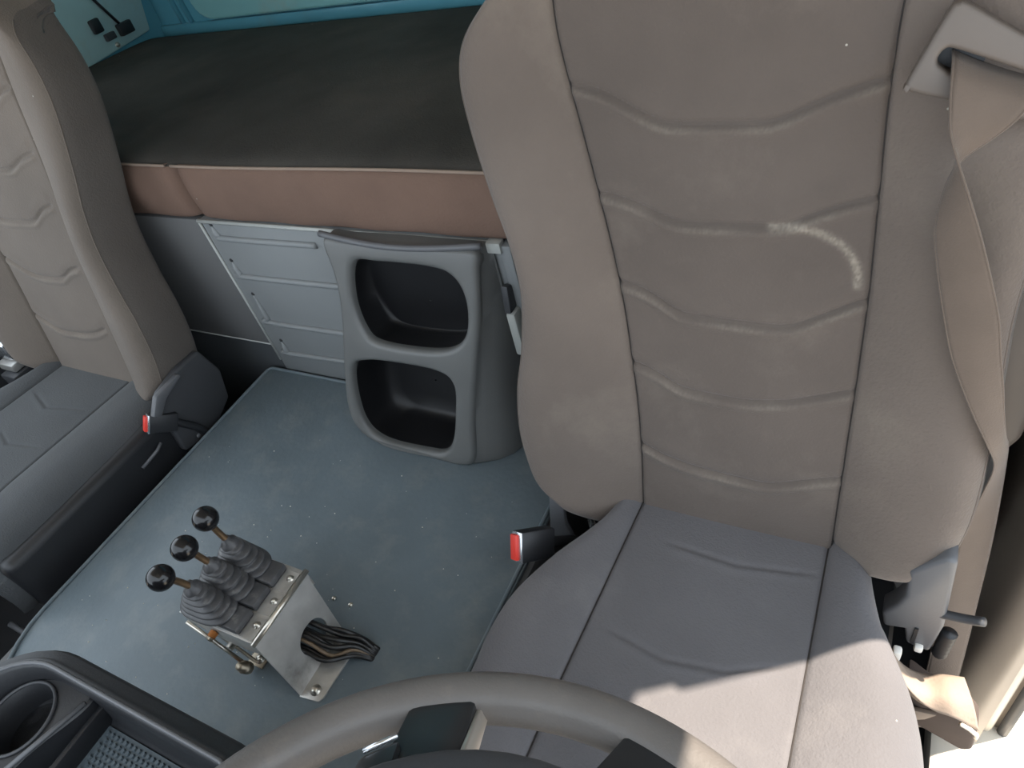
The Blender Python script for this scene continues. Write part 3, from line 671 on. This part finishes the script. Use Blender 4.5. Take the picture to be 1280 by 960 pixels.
# buckles
def buckle(label, face, axis, sidev, group, wid=0.034, thick=0.020, length=0.062, stalk_to=None):
    """face: centre of the button face; axis: direction from face into the body; sidev: along the button"""
    face = Vector(face); ax = Vector(axis).normalized(); sd = Vector(sidev); sd = (sd-ax*sd.dot(ax)).normalized(); th = ax.cross(sd)
    root = thing('belt_buckle', label, 'belt buckle', tuple(face), group)
    R3 = Matrix((sd, th, ax)).transposed()
    def b(name, c, s, m, par, bev):
        bm = bmesh.new(); bmesh.ops.create_cube(bm, size=1); bmesh.ops.scale(bm, verts=bm.verts, vec=s)
        bmesh.ops.bevel(bm, geom=bm.edges[:], offset=bev, segments=2, affect='EDGES', profile=0.5)
        bmesh.ops.translate(bm, verts=bm.verts, vec=c); bmesh.ops.rotate(bm, verts=bm.verts, cent=(0, 0, 0), matrix=R3)
        return bm_obj(name, bm, m, par, smooth=True)
    bd_ = b('buckle_body', (0, 0, 0.004+length/2), (wid, thick, length), M_BLK, root, 0.004)
    b('recess_line', (0.002, -thick/2-0.0002, length*0.62), (0.020, 0.002, 0.003), M_GREYD, bd_, 0.0008)
    b('bezel', (0, 0, 0.005), (wid*0.98, thick*0.96, 0.004), M_CHROME, root, 0.0015)
    b('release_button', (0, -0.0015, 0.0018), (wid*0.82, thick*0.62, 0.007), M_RED, root, 0.0015)
    if stalk_to is not None:
        p0 = ax*(length*0.95); p1 = Vector(stalk_to)-face
        mid = (p0+p1)/2+ax*0.015
        tube('stalk', catmull([tuple(p0), tuple(mid), tuple(p1)], 12), 0.008, M_BLK, root, sides=10)
    return root
buckle('seat belt buckle with red button between the driver cushion and the tunnel mat', (-0.268, -0.128, 0.008), (0.50, 0.69, -0.52), (-0.154, 0.682, 0.714), 'seat belt buckles', wid=0.044, thick=0.024, length=0.058, stalk_to=(-0.238, -0.02, -0.12))
buckle('seat belt buckle with red button at the inner corner of the passenger cushion', (-1.092, -0.098, 0.012), (0.35, 0.75, -0.55), (0.05, 0.55, 0.8), 'seat belt buckles', wid=0.038, thick=0.022, length=0.055, stalk_to=(-1.07, -0.02, -0.10))

# passenger seat (mirrored), own waves
PX = -1.39
waves_p = [[(x, t+dt) for x, t in wv] for wv, dt in zip(waves_d, (0.03, 0.035, 0.045, 0.03, 0.02))]
po = (PX, -0.1, -0.5)
ps = thing('passenger_seat', 'grey fabric passenger seat at the left edge beside the bunk', 'seat', po)
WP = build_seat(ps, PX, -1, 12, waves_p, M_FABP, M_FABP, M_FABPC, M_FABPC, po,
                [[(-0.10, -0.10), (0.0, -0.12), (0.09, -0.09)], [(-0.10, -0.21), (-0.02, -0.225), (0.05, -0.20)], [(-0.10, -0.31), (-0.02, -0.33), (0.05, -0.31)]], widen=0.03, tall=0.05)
hp = [(-1.095, -0.066, 0.010), (-1.095, -0.050, 0.048), (-1.095, 0.010, 0.060), (-1.095, 0.070, 0.058), (-1.095, 0.088, -0.010), (-1.095, 0.070, -0.075), (-1.095, 0.0, -0.11), (-1.095, -0.075, -0.09)]
hcp = prism('hinge_cover', hp, (0.020, 0, 0), M_GREYD, ps, bev=0.006, seg=3, off=po)
prism('recline_lever', [(-1.078, -0.088, 0.026), (-1.078, -0.060, 0.055), (-1.078, 0.002, 0.058), (-1.078, 0.006, 0.050), (-1.078, -0.045, 0.036), (-1.078, -0.074, 0.014)], (0.014, 0, 0), M_GREYP, hcp, bev=0.004, off=po)
box('side_skirt', (-1.150, -0.43, -0.20), (-1.094, 0.06, -0.004), M_BLK, ps, bev=0.018, seg=3, off=po)
tube('height_handle', [(-1.092, -0.155, -0.055), (-1.084, -0.115, -0.045), (-1.084, -0.10, -0.038)], 0.0035, M_GREYP, ps, sides=8, off=po)
lathe('screw', [(0.0, 0.002), (0.004, 0.002), (0.005, 0.0), (0.005, -0.004)], (-1.074, -0.035, -0.085), (1, 0, 0), M_GREYP, ps, sides=10, off=po)
tube('slide_bar', catmull([(-1.30, -0.42, -0.33), (-1.29, -0.44, -0.35), (-1.35, -0.46, -0.36), (-1.45, -0.46, -0.35)], 16), 0.007, M_GREYP, ps, sides=8, off=po)
tube('slide_rail', [(-1.105, -0.40, -0.21), (-1.105, 0.02, -0.21)], 0.005, M_GREYD, ps, sides=8, off=po)

# metal buckle at the far side of the passenger seat
lb = thing('lap_belt_latch', 'silver metal belt latch on the far side of the passenger cushion', 'belt latch', (-1.665, -0.02, 0.03))
lo_ = (-1.665, -0.02, 0.03)
box('latch_body', (-1.70, -0.03, 0.01), (-1.645, 0.01, 0.055), M_CHROME, lb, bev=0.005, off=lo_)
box('latch_plate', (-1.70, -0.045, -0.012), (-1.638, 0.0, 0.008), M_STEEL, lb, bev=0.003, off=lo_)
box('latch_base', (-1.69, -0.06, -0.05), (-1.63, 0.0, -0.014), M_GREYD, lb, bev=0.005, off=lo_)
tube('latch_wire', catmull([(-1.63, 0.0, 0.0), (-1.615, -0.005, -0.03), (-1.61, -0.02, -0.06)], 10), 0.003, M_GREYP, lb, sides=6, off=lo_)

# ------------------------------------------------------------------ hydraulic lever console
co = (-0.60, -0.325, MATZ)
lc = thing('lever_console', 'steel control box with three black ball levers on the rubber mat', 'control levers', co)
Y0, Y1 = -0.384, -0.268
zt = 0.028
def plate(name, quad, th, m=M_STEEL, par=lc):
    return prism(name, quad, th, m, par, bev=0.0012, off=co)
# front plate with the cable opening, faces the driver
bm = bmesh.new()
def fp3(y, s): return (-0.5005-0.030*s, y+0.010*(s), MATZ+0.004+(zt-MATZ-0.004)*s)   # s 0 bottom .. 1 top
op = catmull([(-0.352, 0.42), (-0.335, 0.53), (-0.312, 0.50), (-0.302, 0.33), (-0.312, 0.17), (-0.338, 0.13), (-0.352, 0.25)], 36, closed=True)
oc = [(-0.394, 0.0), (-0.290, 0.0), (-0.280, 1.0), (-0.394, 1.0)]
for xoff in (0.0, -0.003):
    a0 = [bm.verts.new(Vector(fp3(y, s))+Vector((xoff, 0, 0))) for y, s in oc]; b0 = [bm.verts.new(Vector(fp3(y, s))+Vector((xoff, 0, 0))) for y, s in op]
    ed = [bm.edges.new((L[i], L[(i+1) % len(L)])) for L in (a0, b0) for i in range(len(L))]
    bmesh.ops.triangle_fill(bm, edges=ed, use_beauty=True)
    if xoff == 0: A0, Bq0 = a0, b0
for La, Lb in ((A0, a0), (Bq0, b0)):
    for i in range(len(La)): bm.faces.new((La[i], La[(i+1) % len(La)], Lb[(i+1) % len(Lb)], Lb[i]))
bm_obj('front_plate', bm, M_STEEL, lc, off=co)
prism('foot_flange', [(-0.502, -0.396, MATZ), (-0.470, -0.392, MATZ), (-0.466, -0.384, MATZ), (-0.464, -0.300, MATZ), (-0.470, -0.290, MATZ), (-0.502, -0.288, MATZ)], (0, 0, 0.004), M_STEEL, lc, bev=0.001, off=co)
def bolt(p, ax=(0, 0, 1), r=0.0065, par=lc):
    lathe('bolt', [(0.0, 0.006), (r*0.7, 0.006), (r*0.8, 0.0045), (r*0.8, 0.002), (r*1.25, 0.0018), (r*1.25, 0.0)], p, ax, M_BOLT, par, sides=12, off=co)
bolt((-0.483, -0.380, MATZ+0.004)); bolt((-0.480, -0.303, MATZ+0.004))
# top plate, its folded edge and side cheeks
plate('top_plate', [(-0.678, Y0, zt), (-0.530, Y0, zt), (-0.530, Y1, zt), (-0.678, Y1, zt)], (0, 0, 0.004))
tube('folded_edge', [(-0.5315, Y0-0.002, zt+0.003), (-0.5315, Y1+0.002, zt+0.003)], 0.004, M_BOLT, lc, sides=8, off=co)
plate('side_plate', [(-0.676, Y0, zt), (-0.530, Y0, zt), (-0.530, Y0, zt-0.028), (-0.600, Y0, zt-0.040), (-0.676, Y0, zt-0.020)], (0, 0.003, 0))
plate('side_plate', [(-0.676, Y1, zt), (-0.530, Y1, zt), (-0.530, Y1, zt-0.028), (-0.600, Y1, zt-0.040), (-0.676, Y1, zt-0.020)], (0, -0.003, 0))
plate('rear_leg', [(-0.664, Y0+0.004, zt), (-0.674, Y0+0.004, zt), (-0.608, Y0+0.004, MATZ), (-0.594, Y0+0.004, MATZ)], (0, 0.004, 0), M_STEELD)
plate('rear_leg', [(-0.664, Y1-0.008, zt), (-0.674, Y1-0.008, zt), (-0.608, Y1-0.008, MATZ), (-0.594, Y1-0.008, MATZ)], (0, 0.004, 0), M_STEELD)
plate('rear_foot', [(-0.615, Y0, MATZ), (-0.585, Y0, MATZ), (-0.585, Y1, MATZ), (-0.615, Y1, MATZ)], (0, 0, 0.003), M_STEELD)
bolt((-0.597, Y0+0.012, MATZ+0.003)); bolt((-0.597, Y1-0.012, MATZ+0.003))
for k, yy in enumerate((-0.362, -0.326, -0.290)):
    # valve body below the plate
    box('valve_body', (-0.650, yy-0.013, zt-0.062), (-0.565, yy+0.013, zt-0.001), M_STEELD, lc, bev=0.003, off=co)
    lathe('spool_end', [(0.0, 0.016), (0.006, 0.016), (0.006, 0.004), (0.009, 0.004), (0.009, 0.0)], (-0.60, yy-0.013, zt-0.04), (0, -1, 0), M_BOLT, lc, sides=12, off=co)
    lathe('spool_end', [(0.0, 0.020), (0.004, 0.020), (0.004, 0.0)], (-0.632, yy-0.013, zt-0.030), (0.2, -1, 0.1), M_STEELD, lc, sides=10, off=co)
    tube('control_rod', [(-0.57, yy, zt-0.05), (-0.585, yy, MATZ+0.022)], 0.004, M_BOLT, lc, sides=8, off=co)
lathe('brass_plug', [(0.0, 0.008), (0.006, 0.008), (0.006, 0.0)], (-0.615, Y0-0.001, zt-0.012), (0, -1, 0), M_RUST, lc, sides=10, off=co)
lathe('hose_fitting', [(0.0, 0.02), (0.006, 0.02), (0.006, 0.008), (0.009, 0.008), (0.009, -0.006), (0.005, -0.006), (0.005, -0.014)], (-0.588, Y0-0.012, MATZ+0.030), (0.2, -0.3, 1), M_STEELD, lc, sides=12, off=co)
lathe('hose_fitting', [(0.0, 0.012), (0.005, 0.012), (0.005, -0.01)], (-0.60, Y0-0.010, MATZ+0.016), (-0.5, -0.2, 1), M_RUST, lc, sides=12, off=co)
tube('link_rod', [(-0.668, Y0-0.004, zt-0.01), (-0.605, Y0-0.006, MATZ+0.02)], 0.003, M_BOLT, lc, sides=8, off=co)
# bellows and levers
KN = [(-0.612, -0.3965+0.012, 0.158), (-0.614, -0.340, 0.158), (-0.620, -0.294, 0.158)]
for k, yy in enumerate((-0.364, -0.327, -0.290)):
    ge = prism('gaiter_base', [(-0.672, yy-0.0175, zt+0.004), (-0.560, yy-0.0175, zt+0.004), (-0.560, yy+0.0175, zt+0.004), (-0.672, yy+0.0175, zt+0.004)], (0, 0, 0.014), M_BELLOW, lc, bev=0.004, off=co)
    rows = []
    n = 44
    for s in np.linspace(0, 1, n):
        zz = zt+0.016+0.050*s
        rip = 0.0085*(abs(math.sin(s*5.0*math.pi))-0.55)
        hx = (0.040*(1-s)**0.9+0.011)+rip; hy = (0.0155*(1-s)+0.010)+rip*0.7
        cx = -0.630+0.008*s
        ring = []
        for t in np.linspace(0, 2*math.pi, 36, endpoint=False):
            e = 2.8
            ct, st_ = math.cos(t), math.sin(t)
            ring.append((cx+hx*abs(ct)**(2/e)*math.copysign(1, ct)*(1.0 if ct > 0 else 0.80), yy+hy*abs(st_)**(2/e)*math.copysign(1, st_), zz))
        rows.append(ring)
    grid_obj('gaiter', np.array(rows), M_BELLOW, lc, close_v=True, off=co)
    lathe('gaiter_cap', [(0.0, 0.012), (0.006, 0.012), (0.007, 0.006), (0.012, 0.003), (0.013, -0.004)], (-0.622, yy, zt+0.066), (-0.1, 0, 1), M_BELLOW, lc, sides=18, off=co)
    base = np.array([-0.621, yy, zt+0.07]); kn = np.array(KN[k])
    lv = tube('lever', catmull([base, base*0.62+kn*0.38+np.array([-0.004, 0, 0.004]), kn*0.9+base*0.1], 14), 0.0046, M_BRASS, lc, sides=10, off=co)
    R_ = 0.0172
    ax = kn-base; ax /= np.linalg.norm(ax)
    lathe('knob', [(0.0055, -R_-0.002), (0.006, -R_*0.93)]+[(max(R_*math.sin(t), 0.0), -R_*math.cos(t)) for t in np.linspace(0.37, math.pi, 18)], tuple(kn), tuple(ax), M_BLKG, lv, sides=24, off=co)
    bolt((-0.545, yy+0.004, zt+0.004), r=0.0045)
    box('mount_tab', (-0.560, yy-0.017, zt+0.004), (-0.536, yy+0.015, zt+0.0055), M_STEEL, lc, off=co)
# cable bundle
for k in range(9):
    y0 = -0.346+0.0049*k; z0 = MATZ+0.024+0.026*rng.random()
    pth = [(-0.548, y0, z0+0.006), (-0.508, y0, z0+0.002), (-0.478, y0+0.006*(k/8), MATZ+0.020+0.020*rng.random()), (-0.455, -0.322+0.0035*k, MATZ+0.012+0.012*rng.random()), (-0.436, -0.314+0.0022*k, MATZ+0.004), (-0.428, -0.311+0.002*k, MATZ-0.010)]
    tube('cable', catmull(pth, 26), 0.0036 if k != 2 else 0.003, M_CABLE if k not in (2,) else M_CABLET, lc, sides=8, off=co)

# ------------------------------------------------------------------ steering wheel
th = math.radians(-18)
wc = np.array([0.0, -0.606, 0.360]); wu = np.array([1.0, 0, 0]); wv = np.array([0, math.cos(th), math.sin(th)]); wn = np.cross(wu, wv)
wo = tuple(wc)
sw = thing('steering_wheel', 'worn grey leather steering wheel with black spokes at the bottom', 'steering wheel', wo)
def wp(x, y, h=0.0): return wc+wu*x+wv*y+wn*h
n, mth = 160, 24
P = np.zeros((n, mth, 3))
for i, a in enumerate(np.linspace(0, 2*math.pi, n, endpoint=False)):
    for j, b in enumerate(np.linspace(0, 2*math.pi, mth, endpoint=False)):
        rr = 0.225+0.0185*math.cos(b); h = 0.0200*math.sin(b)
        P[i, j] = wp(rr*math.cos(a), rr*math.sin(a), h)
grid_obj('rim', P, M_RIM, sw, close_u=True, close_v=True, off=wo)
def spoke(ang, width, lean, trim):
    ca, sa = math.cos(ang), math.sin(ang)
    def q(r, s, h): return tuple(wp(r*ca-s*sa, r*sa+s*ca, h))
    pts = [q(0.221, -width/2, 0.012), q(0.221, width/2, 0.012), q(0.15, width*0.56+lean, 0.020), q(0.09, width*0.7+lean, 0.022), q(0.09, -width*0.7+lean, 0.022), q(0.15, -width*0.56+lean, 0.020)]
    # loft: top outline extruded towards the column
    sp = prism('spoke', pts, tuple(-wn*0.022), M_SPOKE, sw, bev=0.004, seg=2, off=wo)
    if trim:
        rows = [[q(r, s+o, h-dz) for o, dz in ((0, 0), (0.004, 0.004), (0.005, 0.02))] for r, s, h in ((0.214, width/2-0.001, 0.006), (0.18, width*0.53+lean*0.5, 0.014), (0.15, width*0.56+lean, 0.0215), (0.12, width*0.64+lean, 0.0225))]
        pass
    return q, sp
q1, s1 = spoke(math.radians(121), 0.050, 0.020, False)
tr = [q1(0.212, -0.027, 0.007), q1(0.15, -0.010, 0.024), q1(0.150, -0.018, 0.012), q1(0.212, -0.031, -0.004)]
prism('trim_strip', tr, tuple(np.array(q1(0, 0.004, 0))-np.array(q1(0, 0, 0))), M_SILVER, s1, bev=0.001, off=wo)
prism('switch_pod', [q1(0.178, 0.030, 0.024), q1(0.172, 0.058, 0.018), q1(0.13, 0.075, 0.020), q1(0.13, 0.040, 0.026)], tuple(-wn*0.014), M_SPOKE, s1, bev=0.004, off=wo)
tube('pod_edge', [q1(0.180, 0.032, 0.024), q1(0.174, 0.056, 0.019)], 0.0022, M_CHROME, s1, sides=8, off=wo)
q2, s2 = spoke(math.radians(78), 0.050, 0.0, False)
lathe('screw', [(0.0, 0.002), (0.004, 0.0018), (0.0045, 0.0)], q2(0.195, -0.012, 0.010), tuple(wn), M_GREYP, s2, sides=12, off=wo)
spoke(math.radians(200), 0.05, 0, False); spoke(math.radians(-20), 0.05, 0, False)
prof = [(0.0, 0.052), (0.05, 0.051), (0.09, 0.046), (0.148, 0.036), (0.164, 0.024), (0.164, 0.0), (0.09, -0.03), (0.04, -0.06), (0.035, -0.22), (0.0, -0.22)]
pr = catmull(prof[:6], 40)
lathe('hub', [tuple(p) for p in np.maximum(pr, [0, -1])]+prof[6:], wo, tuple(wn), M_GREYD, sw, sides=48, off=wo)

# ------------------------------------------------------------------ dashboard tray at the lower left
TZ = 0.25
to = (-0.42, -0.62, TZ)
ty = thing('dashboard_tray', 'black plastic dashboard tray with cup holder and ribbed mat at the lower left', 'storage tray', to)
outl = np.array(rounded_outline(-0.625, -0.285, -0.80, -0.526, 0.03, 0.03, 10))
outl2 = []
for cx, cy, a0, rr in ((-0.285, -0.80, -90, 0.03), (-0.285, -0.526, 0, 0.02), (-0.625, -0.526, 90, 0.085), (-0.625, -0.80, 180, 0.03)):
    sx = -1 if cx == -0.285 else 1; sy = -1 if cy == -0.526 else 1
    for k in range(11):
        a = math.radians(a0+9*k); outl2.append((cx+sx*rr+rr*math.cos(a), cy+sy*rr+rr*math.sin(a)))
outl = np.array(outl2)
rows = []
for d, z in ((0.020, TZ-0.17), (0.020, TZ-0.012), (0.016, TZ-0.004), (0.009, TZ-0.004), (0.006, TZ+0.002), (0.0, TZ+0.004), (-0.004, TZ), (-0.006, TZ-0.03), (-0.010, TZ-0.055), (-0.016, TZ-0.060)):
    L = offset_loop(outl, d); rows.append([(x, y, z) for x, y in L])
grid_obj('tray_wall', np.array(rows), M_BLK, ty, close_v=True, off=to)
tube('rim_highlight', [(x, y, TZ+0.0035) for x, y in outl], 0.0022, M_GREYP, ty, sides=8, closed=True, off=to)  # grey line on the black tray, painting the bright highlight of its rim
fl_ = offset_loop(outl, -0.016)
prism('tray_floor', [(x, y, TZ-0.062) for x, y in fl_], (0, 0, 0.004), M_TRAYMAT, ty, off=to)
# hex studs of the ribbed mat: one joined field of tiny raised studs
V, Fc = [], []
hx = []
for r_ in range(38):
    for c_ in range(28):
        x = -0.484+0.0068*c_+(0.0034 if r_ % 2 else 0); y = -0.548-0.0060*r_
        if x < -0.30 and y > -0.78: hx.append((x, y))
for x, y in hx:
    b0 = len(V)
    for k in range(6): V.append((x+0.0028*math.cos(k*math.pi/3+0.52), y+0.0028*math.sin(k*math.pi/3+0.52), TZ-0.058))
    for k in range(6): V.append((x+0.0021*math.cos(k*math.pi/3+0.52), y+0.0021*math.sin(k*math.pi/3+0.52), TZ-0.0555))
    for k in range(6): Fc.append((b0+k, b0+(k+1) % 6, b0+6+(k+1) % 6, b0+6+k))
    Fc.append(tuple(b0+6+k for k in range(6)))
hs = from_data('mat_studs', V, Fc, M_TRAYMAT, ty, smooth=False, off=to); hs['kind'] = 'stuff'
tube('inner_ledge', [(-0.475, -0.532, TZ-0.050), (-0.30, -0.532, TZ-0.050)], 0.003, M_GREYD, ty, sides=8, off=to)
# cup holder block with an oval well
bm = bmesh.new()
cz = TZ-0.024
blk = catmull([(-0.612, -0.66), (-0.606, -0.60), (-0.592, -0.555), (-0.565, -0.532), (-0.530, -0.523), (-0.503, -0.527), (-0.500, -0.545), (-0.520, -0.595), (-0.535, -0.66)], 60, closed=True)
ring = np.array([(-0.560+0.036*math.cos(t)*1.0, -0.575+0.036*math.sin(t)) for t in np.linspace(0, 2*math.pi, 40, endpoint=False)])
def lv2(L, z): return [bm.verts.new((x, y, z)) for x, y in L]
def br2(a, b):
    for i in range(len(a)): bm.faces.new((a[i], a[(i+1) % len(a)], b[(i+1) % len(b)], b[i]))
a0 = lv2(offset_loop(blk, -0.003), cz); b0 = lv2(offset_loop(ring, 0.002), cz)
ed = [bm.edges.new((L[i], L[(i+1) % len(L)])) for L in (a0, b0) for i in range(len(L))]
bmesh.ops.triangle_fill(bm, edges=ed, use_beauty=True)
a1 = lv2(blk, cz-0.003); br2(a0, a1); a2 = lv2(blk, TZ-0.06); br2(a1, a2)
b1 = lv2(ring, cz-0.002); br2(b0, b1); b2 = lv2(offset_loop(ring, -0.003), cz-0.034); br2(b1, b2); bm.faces.new(b2)
bm_obj('cup_holder', bm, M_BLK, ty, smooth=True, off=to)
tube('holder_rim', [(x, y, cz+0.001) for x, y in ring], 0.0018, M_GREYD, ty, sides=8, closed=True, off=to)
tube('divider_edge', [(-0.500, -0.537, cz+0.002), (-0.535, -0.64, cz+0.002)], 0.0026, M_GREYP, ty, sides=8, off=to)
box('divider_wall', (-0.497, -0.70, TZ-0.06), (-0.490, -0.53, TZ-0.035), M_BLK, ty, bev=0.002, off=to)

# dashboard body under the tray and wheel
dbo = (-0.7, -0.95, -0.5)
db = thing('dashboard', 'dark plastic dashboard under the tray and steering wheel', 'dashboard', dbo)
box('dash_top', (XL+0.01, -1.15, 0.04), (XR-0.02, -0.83, 0.18), M_BLK, db, bev=0.03, seg=3, off=dbo)
box('centre_console', (-0.61, -0.84, -0.06), (-0.30, -0.535, 0.072), M_BLK, db, bev=0.02, seg=3, off=dbo)
box('firewall', (XL+0.01, -1.20, -0.5), (XR-0.02, -1.10, 0.06), M_BLK, db, off=dbo)

# ------------------------------------------------------------------ strap on the left wall
sto = (XL+0.02, 0.77, 0.50)
sp_ = thing('bunk_strap', 'black strap with buckle hardware hanging on the blue wall corner', 'strap', sto)
tube('strap', [(XL+0.018, 0.74, 0.62), (XL+0.018, 0.765, 0.55), (XL+0.020, 0.800, 0.475)], 0.004, M_BLK, sp_, sides=8, off=sto)
box('strap_clip', (XL+0.014, 0.785, 0.448), (XL+0.030, 0.83, 0.478), M_BLK, sp_, bev=0.003, off=sto)
box('strap_anchor', (XL+0.014, 0.715, 0.478), (XL+0.028, 0.745, 0.512), M_BLK, sp_, bev=0.004, off=sto)
box('strap_tongue', (XL+0.014, 0.738, 0.452), (XL+0.026, 0.770, 0.470), M_GREYD, sp_, bev=0.003, off=sto)
lathe('anchor_bolt', [(0.0, 0.004), (0.006, 0.004), (0.007, 0.0)], (XL+0.014, 0.765, 0.435), (1, 0, 0), M_BOLT, sp_, sides=12, off=sto)

# ------------------------------------------------------------------ fine crumbs on the mat
V, Fc = [], []
for k in range(70):
    x = rng.uniform(-1.0, -0.32); y = rng.uniform(-0.5, 0.0); r = rng.uniform(0.0006, 0.0016)
    b0 = len(V)
    for dx, dy, dz in ((1, 0, 0), (-0.5, 0.87, 0), (-0.5, -0.87, 0), (0, 0, 1.2)): V.append((x+r*dx, y+r*dy, MATZ+0.0002+r*dz))
    Fc += [(b0, b0+1, b0+3), (b0+1, b0+2, b0+3), (b0+2, b0, b0+3), (b0, b0+2, b0+1)]
cr = from_data('crumbs', V, Fc, M_CRUMB, None, smooth=False); cr['kind'] = 'stuff'
tag(cr, 'tiny pale crumbs scattered over the rubber mat', 'crumbs')
